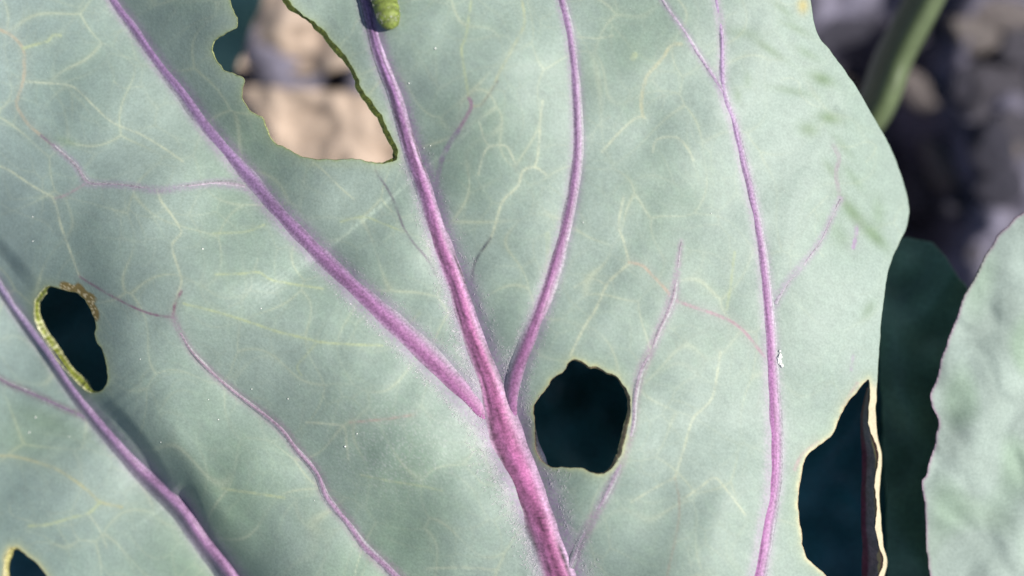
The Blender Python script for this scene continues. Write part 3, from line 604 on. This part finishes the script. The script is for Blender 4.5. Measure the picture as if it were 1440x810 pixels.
# ------------------------------------------------------------------ down: short pale hairs beside the veins
def hairs(name, parent, specs, mat, seed, wid=0.75):
    r = np.random.default_rng(seed); Vs = []
    for line, count, v0, v1, lo, hi, ln in specs:
        L = catmull(line, 3); L = L[(L[:, 1] > v0) & (L[:, 1] < v1)]
        w = smooth(v0, v0 + (v1 - v0) * 0.7, L[:, 1]) + 0.15
        k = r.choice(len(L) - 1, count, p=(w[:-1] / w[:-1].sum()))
        T = L[k + 1, :2] - L[k, :2]; T /= np.linalg.norm(T, axis=1)[:, None] + 1e-9; N = np.stack([-T[:, 1], T[:, 0]], 1)
        side = np.where(r.random(count) < 0.62, 1, -1); off = (lo + (hi - lo) * r.beta(1.1, 2.2, count)) * L[k, 2] * 0.5 * side
        B = L[k, :2] + N * off[:, None] + T * r.uniform(-3, 3, count)[:, None]
        D = N * side[:, None] * r.normal(0.5, 0.5, count)[:, None] + T * r.normal(0.1, 0.7, count)[:, None]; D /= np.linalg.norm(D, axis=1)[:, None] + 1e-9
        Vs.append((B, D, ln * r.uniform(0.5, 1.4, count), np.abs(off) < L[k, 2] * 0.5))
    B = np.concatenate([q[0] for q in Vs]); D = np.concatenate([q[1] for q in Vs]); ln = np.concatenate([q[2] for q in Vs])
    keep = ~np.any([inside(B + D * 5, LINES[q]) | inside(B, LINES[q]) for q in range(1, 6)], 0)
    onv = np.concatenate([q[3] for q in Vs])[keep]; B, D, ln = B[keep], D[keep], ln[keep]
    n = len(B); z0 = leaf_z(B[:, 0], B[:, 1]) + 0.3
    z0 = z0 + onv * 7
    Q = B + D * ln[:, None]; zt = np.maximum(leaf_z(Q[:, 0], Q[:, 1]) + 0.5, z0 * 0 - 999) + ln * r.uniform(0.05, 0.3, n) + onv * 3
    S = np.stack([-D[:, 1], D[:, 0]], 1) * wid * 0.5
    Mi = B + D * (ln * 0.5)[:, None] + S * r.normal(0, 1.6, n)[:, None]; zm = (z0 + zt) / 2 + ln * 0.1
    rows = [(B - S, z0), (B + S, z0), (Mi + S * .8, zm), (Mi - S * .8, zm), (Q, zt)]
    V = []
    for p, z in rows:
        x, y = unproj(p[:, 0], p[:, 1], z); V.append(W(x, y, z))
    V = np.stack(V, 1).reshape(-1, 3); b = np.arange(n)[:, None] * 5
    F = np.concatenate([b + np.array([[0, 1, 2]]), b + np.array([[0, 2, 3]]), b + np.array([[3, 2, 4]])])
    o = mesh_np(name, V, F, mat, parent, None); o['kind'] = 'stuff'
    return o
hairs('down', main, [(MIDRIB, 1500, 220, 830, 1.1, 2.5, 4.0), (VA, 500, 350, 600, 1.3, 2.3, 3.2), (VD, 250, 380, 600, 1.3, 2.3, 3.2)], M_hair, 3, 0.45)

# ------------------------------------------------------------------ things lying on the leaf
def on_leaf(u, v, dz=0.0):
    z = float(leaf_z(np.array([float(u)]), np.array([float(v)]))[0]) + dz
    x, y = unproj(u, v, z); return np.array([x, y, z])

# caterpillar beside the midrib, head end towards the hole
cp = [(549, 40, 2), (548, 37, 9), (546.5, 31, 13.5), (544, 22, 16.5), (541, 10, 17.5), (537, -4, 18), (531, -25, 18.5), (523, -52, 18.5), (514, -82, 18), (505, -112, 17), (498, -135, 14), (494, -148, 9), (492, -153, 3)]
L = catmull(cp, 1.6)
zc = leaf_z(L[:, 0], L[:, 1]); zc = np.convolve(np.pad(zc, 8, mode='edge'), np.ones(17) / 17, 'valid')
s = np.concatenate([[0], np.cumsum(np.linalg.norm(np.diff(L[:, :2], axis=0), axis=1))])
R = np.maximum(L[:, 2], 0.5) * (1 + 0.045 * np.abs(np.sin(s / 11 * np.pi)) - 0.02)
x, y = unproj(L[:, 0] + 2, L[:, 1], zc + 15)
root = W(*[np.array([q]) for q in on_leaf(537, -4)])[0]
cat = thing('caterpillar', 'plump yellow-green caterpillar lying against the top of the magenta midrib', 'caterpillar', tuple(root))
bpy.context.view_layer.update()
PC = np.stack([x, y, zc + 11 + 0.0 * s], 1)
nr = 22
ccol = np.tile(lin(142, 158, 74, K), (len(PC), 1)) * (1 + 0.10 * np.sin(s / 11 * 2 * np.pi) + 0.05 * rng.normal(0, 1, len(s)))[:, None]
tube('body', PC, R, M_cat, cat, nr, ccol, 0.92)
hd = catmull([(492, -152, 3), (491.5, -157, 9), (490, -164, 10), (489, -170, 7), (488.5, -173, 2)], 1.5); hz = leaf_z(hd[:, 0], hd[:, 1]) + 12
hx, hy = unproj(hd[:, 0] + 2, hd[:, 1], hz); tube('head', np.stack([hx, hy, hz], 1), hd[:, 2], M_cat, cat, 14, np.tile(lin(120, 150, 60, K), (len(hd), 1)))
for sd in (-1, 1):
    for k in range(7):
        t = int((0.16 + 0.11 * k) * len(PC)); b = PC[t]
        leg = np.array([b + (sd * 7, 0, -4), b + (sd * 11, 0, -10), b + (sd * 12, 0, -13.5)])
        tube('leg', leg, [4.5, 3.6, 2.6], M_cat, cat, 8, np.tile(lin(150, 172, 84, K), (3, 1)))
r = np.random.default_rng(5); nh = 460                       # bristles and pale dots of the skin
t = r.integers(4, len(PC) - 4, nh); a = r.uniform(-0.15, math.pi + 0.15, nh)
Bp = PC[t] + np.stack([np.cos(a) * R[t], 0 * a, np.sin(a) * R[t] * 0.92], 1) * 0.98
Dp = np.stack([np.cos(a), r.normal(0, .5, nh), np.sin(a)], 1); ln = r.uniform(1.5, 3.6, nh)
Tp = Bp + Dp * ln[:, None]; Sp = np.array([0, 0.22, 0]) 
V = np.stack([Bp - Sp, Bp + Sp, Tp], 1).reshape(-1, 3)
hb = mesh_np('bristles', W(V[:, 0], V[:, 1], V[:, 2]), np.arange(nh * 3).reshape(-1, 3), M_hair, cat); hb['kind'] = 'stuff'
V = []; F = []; 
def octa(c, q, rr):
    b = len(V); 
    for d in ((1, 0, 0), (0, 1, 0), (-1, 0, 0), (0, -1, 0), (0, 0, 1), (0, 0, -1)): V.append(c + np.array(d) * q * rr.uniform(.6, 1.3))
    for tri in ((0, 1, 4), (1, 2, 4), (2, 3, 4), (3, 0, 4), (1, 0, 5), (2, 1, 5), (3, 2, 5), (0, 3, 5)): F.append([b + q_ for q_ in tri])
for k in range(110):
    tt = r.integers(4, len(PC) - 4); aa = r.uniform(0.1, math.pi - 0.1)
    octa(PC[tt] + np.array([math.cos(aa) * R[tt], 0, math.sin(aa) * R[tt] * .92]), r.uniform(.5, 1.1), r)
Va = np.array(V); hb = mesh_np('warts', W(Va[:, 0], Va[:, 1], Va[:, 2]), np.array(F), M_speck, cat); hb['kind'] = 'stuff'

# specks of dust and pale fibres on the wax
V = []; F = []; r = np.random.default_rng(9)
for (u, v, q) in [(285, 350, 2.4), (612, 68, 2.6), (367, 434, 2.2), (197, 505, 1.8), (46, 305, 1.8), (46, 339, 1.8), (50, 587, 2.6), (41, 608, 2.2), (97, 614, 1.6), (354, 547, 1.8), (405, 561, 1.8), (502, 610, 1.8), (485, 628, 2.4), (820, 313, 1.8),
                  (798, 335, 1.8), (575, 117, 2.0), (596, 208, 1.8), (605, 205, 1.6), (126, 578, 1.8), (36, 548, 1.6), (293, 562, 1.8), (307, 590, 1.8), (226, 622, 1.4), (442, 704, 1.6), (1000, 300, 1.6)] + \
                 [(r.uniform(0, 1230), r.uniform(0, 810), r.uniform(.35, .6)) for _ in range(40)]:
    p = np.array([[u, v]])
    if any(inside(p, LINES[h])[0] for h in range(1, 6)) or not inside(p, LINES[0])[0]: continue
    octa(on_leaf(u, v, 0.4 * q), q * 0.65, r)
Va = np.array(V); o = mesh_np('dust', W(Va[:, 0], Va[:, 1], Va[:, 2]), np.array(F), M_speck)
o['kind'] = 'stuff'; o['label'] = 'tiny white dust specks scattered over the chewed leaf'; o['category'] = 'dust'
V = []; F = []
for k in range(14):
    octa(on_leaf(1096 + r.normal(0, 1.3), 503 + r.normal(0, 5), 0.3 + r.uniform(0, 1)), r.uniform(2.6, 4.0), r)
Va = np.array(V); o = mesh_np('white_fleck', W(Va[:, 0], Va[:, 1], Va[:, 2]), np.array(F), M_speck)
o['label'] = 'small white crumb stuck beside the long pink vein near the leaf margin'; o['category'] = 'fleck'

# ------------------------------------------------------------------ neighbouring leaves
def simple_cut(c): return {0: None}
RIGHT = [(1442, 298), (1425, 310), (1408, 325), (1396, 342), (1386, 362), (1370, 392), (1356, 415), (1347, 440), (1338, 465), (1330, 490), (1321, 512), (1317, 535), (1310, 552), (1312, 570), (1319, 590), (1316, 610), (1310, 640), (1302, 668), (1297, 674), (1299, 700), (1302, 740), (1303, 775), (1308, 812),
         (1330, 900), (1400, 1020), (1520, 1120), (1700, 1180), (1900, 1160), (2080, 1050), (2200, 880), (2240, 650), (2180, 430), (2040, 270), (1860, 180), (1680, 190), (1540, 240)]
rw1, rw2, rw3 = waves(31, 150), waves(32, 62), waves(33, 420)
def right_z(u, v):
    uu, vv = u + 0.5 * v, v - 0.6 * u
    return -105 - 0.10 * (u - 1320) + 10 * rw3(u, v) + 4 * rw1(u, v) + 0.8 * rw2(uu * .5, vv * 1.0) + 3.0 * smooth(0, 26, voronoi(np.ravel(uu), np.ravel(vv), 74, 17).reshape(np.shape(u))) - 0.00012 * (u - 1600) ** 2 - 0.00010 * (v - 700) ** 2
LR = [outline(RIGHT, 6, 0.8, seed=12)]
def right_c(u, v):
    C = np.tile(lin(184, 201, 191, K), (len(u), 1)); g = waves(35, 80)(u, v)
    C = C * (1 + 0.05 * g)[:, None]
    d = nearest(np.stack([u, v], 1), LR[0], True)[0]
    e = (0.8 * np.exp(-(d / 3.0) ** 2))[:, None]; C = C * (1 - e) + lin(170, 130, 160, K) * e
    g2 = np.clip(0.35 * waves(36, 130)(u, v), 0, .5)[:, None]
    return C * (1 - g2) + lin(160, 190, 158, K) * g2
rl = thing('cabbage_leaf', 'pale crinkled cabbage leaf with uneven purple-edged margin, free of holes', 'leaf', (0.11, -0.13, 0.0)); bpy.context.view_layer.update()
blade(rl, np.concatenate([np.arange(1285, 1460, 3.0), np.arange(1460, 2260, 9)]), np.concatenate([np.arange(160, 280, 9), np.arange(280, 830, 3.0), np.arange(830, 1200, 9)]), right_z, right_c, LR, None, M_right, {}, {}, 4.5)
def px3(u, v, z): 
    x, y = unproj(u, v, z); return (x, y, z)
P = catmull([px3(1760, 300, right_z(np.array([1760.]), np.array([300.]))[0] - 6), px3(1700, 700, right_z(np.array([1700.]), np.array([700.]))[0] - 8), px3(1660, 1140, right_z(np.array([1660.]), np.array([1140.]))[0] - 12), (900, -1150, -500), (520, -1440, GROUND + 300), (STALK[0] + 40, STALK[1] + 20, GROUND - 10)], 20)
tube('petiole', P, np.interp(np.linspace(0, 1, len(P)), [0, .3, .6, 1], [3, 12, 30, 44]), M_vein, rl, 14, np.tile(lin(170, 150, 170, K), (len(P), 1)))

DARK = [(1180, 312), (1236, 420), (1252, 560), (1262, 800), (1230, 1000), (1000, 1120), (640, 1060), (330, 980), (60, 900), (-160, 760), (-200, 560), (-120, 420), (60, 350), (300, 320), (560, 330), (800, 345), (1000, 330), (1110, 305)]
LD = [outline(DARK, 8, 0.8, seed=14)]
dw1, dw2 = waves(41, 300), waves(42, 90)
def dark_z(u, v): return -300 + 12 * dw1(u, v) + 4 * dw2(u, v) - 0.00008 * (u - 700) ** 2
def dark_c(u, v): return np.tile(lin(66, 132, 144, K), (len(u), 1)) * (1 + 0.08 * dw2(u, v))[:, None]  # shade inside the holes is put into this added leaf's navy colour
dl = thing('cabbage_leaf', 'added blue-black cabbage leaf, its colour standing in for deep shade behind the holes of the chewed leaf', 'leaf', (0.03, -0.15, 0.0)); bpy.context.view_layer.update()
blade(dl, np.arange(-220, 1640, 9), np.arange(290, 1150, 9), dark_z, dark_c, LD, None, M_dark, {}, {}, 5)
P = catmull([px3(700, 420, -325), px3(740, 800, -330), px3(780, 1090, -350), (240, -1200, -800), (STALK[0] - 60, STALK[1] - 10, GROUND - 10)], 20)
tube('petiole', P, np.interp(np.linspace(0, 1, len(P)), [0, .4, .7, 1], [4, 14, 28, 40]), M_stem, dl, 12, np.tile(lin(110, 130, 100, K), (len(P), 1)))

STRIP = [(1262, 336), (1300, 338), (1320, 348), (1347, 388), (1372, 430), (1430, 600), (1420, 1000), (1300, 1100), (1256, 1060), (1248, 800), (1242, 600), (1236, 440), (1242, 352)]
LS = [outline(STRIP, 8, 0.8, seed=18)]
def strip_z(u, v): return -262 + 8 * dw1(u, v) + 3 * dw2(u, v) - 0.003 * (u - 1290) ** 2 * 0.3
sl = thing('cabbage_leaf', 'dark green cabbage leaf in shade, filling the gap between the two pale leaves', 'leaf', (0.075, -0.14, 0.0)); bpy.context.view_layer.update()
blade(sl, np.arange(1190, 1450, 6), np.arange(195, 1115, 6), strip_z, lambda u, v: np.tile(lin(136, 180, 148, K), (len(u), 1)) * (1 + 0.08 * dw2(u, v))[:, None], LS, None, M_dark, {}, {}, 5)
P = catmull([px3(1290, 350, -290), px3(1300, 700, -285), px3(1310, 1090, -300), (620, -1250, -700), (STALK[0] + 20, STALK[1] + 50, GROUND - 10)], 20)
tube('petiole', P, np.interp(np.linspace(0, 1, len(P)), [0, .4, .7, 1], [4, 12, 26, 38]), M_stem, sl, 12, np.tile(lin(110, 130, 100, K), (len(P), 1)))

# leaf whose stalk crosses the gap at the upper right; its blade is above the frame
nl = thing('leaf_stalk', 'smooth green leaf stalk rising out of focus behind the chewed leaf margin', 'stalk', (0.03, 0.02, 0.0)); bpy.context.view_layer.update()
P = catmull([(330, -40, GROUND - 10), (400, 60, GROUND + 220), px3(1195, 195, -640), px3(1262, 70, -560), px3(1330, -60, -500), px3(1400, -200, -430), px3(1450, -330, -380)], 16)
tt = np.linspace(0, 1, len(P))
tube('stem', P, np.interp(tt, [0, .3, .6, 1], [42, 34, 32, 30]), M_stem, nl, 20, np.tile(lin(112, 128, 92, K), (len(P), 1)), 2.4)
FAR = [(1450, -320), (1560, -340), (1680, -430), (1740, -580), (1720, -760), (1640, -900), (1520, -960), (1390, -900), (1300, -760), (1290, -580), (1350, -420)]
LF = [outline(FAR, 10, 1.0, seed=15)]
blade(nl, np.arange(1270, 1770, 10), np.arange(-980, -300, 10), lambda u, v: -370 + 12 * waves(44, 200)(u, v) - 0.0003 * (u - 1500) ** 2, lambda u, v: np.tile(BASE, (len(u), 1)), LF, None, M_right, {}, {}, 5)

# shaded young leaf glimpsed through the top hole
TEAL = [(372, -20), (356, 30), (340, 75), (325, 108), (300, 125), (262, 120), (232, 80), (225, 20), (245, -50), (290, -90), (340, -80)]
LT = [outline(TEAL, 5, 0.5, seed=16)]
tl = thing('young_leaf', 'small teal-green leaf in shadow, half hidden behind the big ragged hole', 'leaf', (-0.085, 0.07, 0.0)); bpy.context.view_layer.update()
blade(tl, np.arange(215, 385, 5), np.arange(-105, 140, 5), lambda u, v: -760 + 10 * waves(46, 120)(u, v), lambda u, v: np.tile(lin(165, 210, 192, K), (len(u), 1)), LT, None, M_right, {}, {}, 5)
P = catmull([px3(285, 100, -770), px3(270, 150, -820), (-760, 380, -1100), (-765, 420, GROUND - 10)], 14)
tube('petiole', P, np.interp(np.linspace(0, 1, len(P)), [0, 1], [8, 14]), M_stem, tl, 10, np.tile(lin(110, 140, 100, K), (len(P), 1)))

# stalk of the plant in the soil
P = catmull([STALK + (0, 0, -20), STALK + (0, 0, 120), STALK + (6, -4, 300), STALK + (4, 2, 420)], 20)
st = tube('plant_stalk', P, np.interp(np.linspace(0, 1, len(P)), [0, .5, 1], [130, 110, 80]), M_stem, None, 18, np.tile(lin(150, 150, 120, K), (len(P), 1)))
st['label'] = 'thick pale plant stalk in the soil that carries the leaf stems'; st['category'] = 'stalk'

# ------------------------------------------------------------------ soil
gx = np.concatenate([-np.geomspace(60000, 2700, 14), np.arange(-2600, 2601, 22.0), np.geomspace(2700, 60000, 14)])
gy = np.concatenate([-np.geomspace(60000, 2100, 14), np.arange(-2000, 2001, 22.0), np.geomspace(2100, 60000, 14)])
X, Yg = np.meshgrid(gx, gy); s1, s2, s3 = waves(51, 420, 18), waves(52, 170, 18), waves(53, 75, 18)
fall = np.exp(-(np.hypot(X, Yg) / 6000) ** 2)
HOLLOW = [(*unproj(1282, 225, GROUND), 105, 270, 430), (*unproj(1188, 88, GROUND), 100, 80, 330)]  # pits added and dug steep so that this soil falls into shadow
Zg = GROUND + fall * (28 * s1(X, Yg) + 32 * s2(X, Yg) + 12 * s3(X, Yg)) - 20
for (hx, hy, a, b, dd) in HOLLOW: Zg = Zg - dd * np.exp(-((X - hx) / a) ** 2 - ((Yg - hy) / b) ** 2)
ny, nx = X.shape; idx = np.arange(ny * nx).reshape(ny, nx)
F = np.stack([idx[:-1, :-1], idx[:-1, 1:], idx[1:, 1:], idx[1:, :-1]], -1).reshape(-1, 4)
gc = lin(124, 121, 138, K)[None, :] * (1 + 0.22 * s2(X + 900, Yg).ravel() + 0.12 * s3(X, Yg + 500).ravel())[:, None]
g = mesh_np('ground', W(X.ravel(), Yg.ravel(), Zg.ravel()), F, M_soil, None, gc); g['kind'] = 'structure'
def ground_z(x, y): 
    i = np.argmin(np.abs(gx - x)); j = np.argmin(np.abs(gy - y)); return Zg[j, i]

def clod_mesh(seed, c):
    r = np.random.default_rng(seed); nu, nv = 16, 10
    th = np.arange(nu) / nu * 2 * np.pi; ph = np.linspace(0, np.pi, nv + 1)
    T, Pp = np.meshgrid(th, ph); D = np.stack([np.cos(T) * np.sin(Pp), np.sin(T) * np.sin(Pp), np.cos(Pp)], -1).reshape(-1, 3)
    k = r.normal(0, 2.0, (14, 3)); p = r.uniform(0, 6.28, 14)
    rad = 1 + 0.09 * np.sin(D @ k.T + p).sum(1) / 1.4
    for q in range(7):                                        # broken faces
        nrm = r.normal(0, 1, 3); nrm /= np.linalg.norm(nrm); dd = D @ nrm; lim = r.uniform(.62, .85); rad = np.where(dd * rad > lim, lim / np.maximum(dd, .3), rad)
    V = D * rad[:, None]
    F = [[i * nu + j, (i + 1) * nu + j, (i + 1) * nu + (j + 1) % nu, i * nu + (j + 1) % nu] for i in range(nv) for j in range(nu)]
    me_o = mesh_np('soil_clod', V, np.array(F), M_clod, None, np.tile(c, (len(V), 1)) * (1 + .08 * r.normal(0, 1, len(V)))[:, None])
    me = me_o.data; bpy.data.objects.remove(me_o); return me
CL = [clod_mesh(100 + i, lin(*[(198, 186, 184), (140, 136, 148), (206, 194, 190), (116, 114, 130)][i % 4], K)) for i in range(8)]  # pale pinkish tones stand for sunlit clods, bluish greys for shaded ones
def clod(u, v, a, b, h, rot, k):
    x, y = unproj(u, v, GROUND); z = ground_z(x, y)
    o = bpy.data.objects.new('soil_clod', CL[k % 8]); col.objects.link(o)
    o.location = W(np.array(x), np.array(y), np.array(z + h * 0.45)); o.scale = (a * 1.25 * PX, b * 1.3 * PX, h * 0.85 * PX); o.rotation_euler = (0, 0, rot)
    o['label'] = 'dusty grey-brown soil clod on the sunlit ground beyond the leaf margin'; o['category'] = 'soil clod'; o['group'] = 'soil clods on the ground'
for c in [(1322, 118, 85, 36, 46, -.75, 0), (1350, 228, 80, 30, 40, -1.0, 2), (1335, 262, 50, 60, 44, .3, 1), (1372, 40, 60, 36, 36, -.4, 2), (1412, 18, 70, 32, 34, -.3, 0), (1345, 300, 52, 40, 34, .4, 3), (1395, 210, 50, 60, 40, .2, 3),
          (1420, 110, 70, 50, 38, -.5, 5), (1385, 110, 54, 44, 36, .8, 7), (1200, 22, 80, 46, 36, .1, 3), (1165, 40, 50, 40, 30, .6, 7), (1440, 60, 54, 44, 34, .2, 1), (1430, 180, 46, 46, 32, .9, 5), (1372, 290, 54, 36, 34, -.6, 7),
          (1300, 30, 50, 40, 30, .2, 3), (1410, 260, 56, 46, 34, .1, 3)]: clod(*c)
r = np.random.default_rng(77)
for k in range(14):
    u, v = r.uniform(1150, 1500), r.uniform(-40, 420); q = r.uniform(14, 32)
    clod(u, v, q * r.uniform(.8, 1.3), q, q * r.uniform(.6, .9), r.uniform(0, 3), int(r.integers(0, 8)))

# dry tan leaves on the soil under the top hole
def dry(lab, P0, zoff, seed):
    x0 = np.mean([p[0] for p in P0]); y0 = np.mean([p[1] for p in P0]); gx_, gy_ = unproj(x0, y0, GROUND)
    o = thing('dry_leaf', lab, 'dry leaf', tuple(W(np.array(gx_), np.array(gy_), np.array(GROUND)))); bpy.context.view_layer.update()
    L = [outline(P0, 5, 0.8, seed=seed)]; a, b, c = waves(seed, 120), waves(seed + 1, 45), waves(seed + 2, 22)
    def z(u, v):
        q = (u - 402) * 0.55 + (v - 120) * 0.25 - 0
        return GROUND + zoff + 14 * a(u, v) + 5 * b(u, v) + 1.5 * c(u, v)
    lo = L[0][:, :2].min(0) - 6; hi = L[0][:, :2].max(0) + 6
    blade(o, np.arange(lo[0], hi[0], 5), np.arange(lo[1], hi[1], 5), z, lambda u, v: np.tile(lin(210, 189, 172, K), (len(u), 1)) * (1 + 0.06 * b(u, v) + .03 * c(u, v))[:, None], L, None, M_dry, {}, {}, 3)
dry('broad tan dry leaf on the soil, upper of two beneath the ragged hole', [(385, -60), (372, 0), (350, 50), (330, 90), (380, 97), (430, 103), (470, 98), (520, 84), (580, 74), (630, 50), (640, 0), (600, -80), (500, -110)], 62, 61)
dry('broad tan dry leaf on the soil, lower of two beneath the ragged hole', [(290, 116), (340, 121), (400, 124), (460, 127), (530, 133), (600, 143), (640, 200), (620, 290), (540, 350), (420, 360), (320, 320), (270, 240), (265, 160)], 58, 71)

# the parts were laid out in world space: keep them there under their Empties
bpy.context.view_layer.update()
for o in scene.objects:
    if o.parent is not None: o.matrix_parent_inverse = o.parent.matrix_world.inverted()
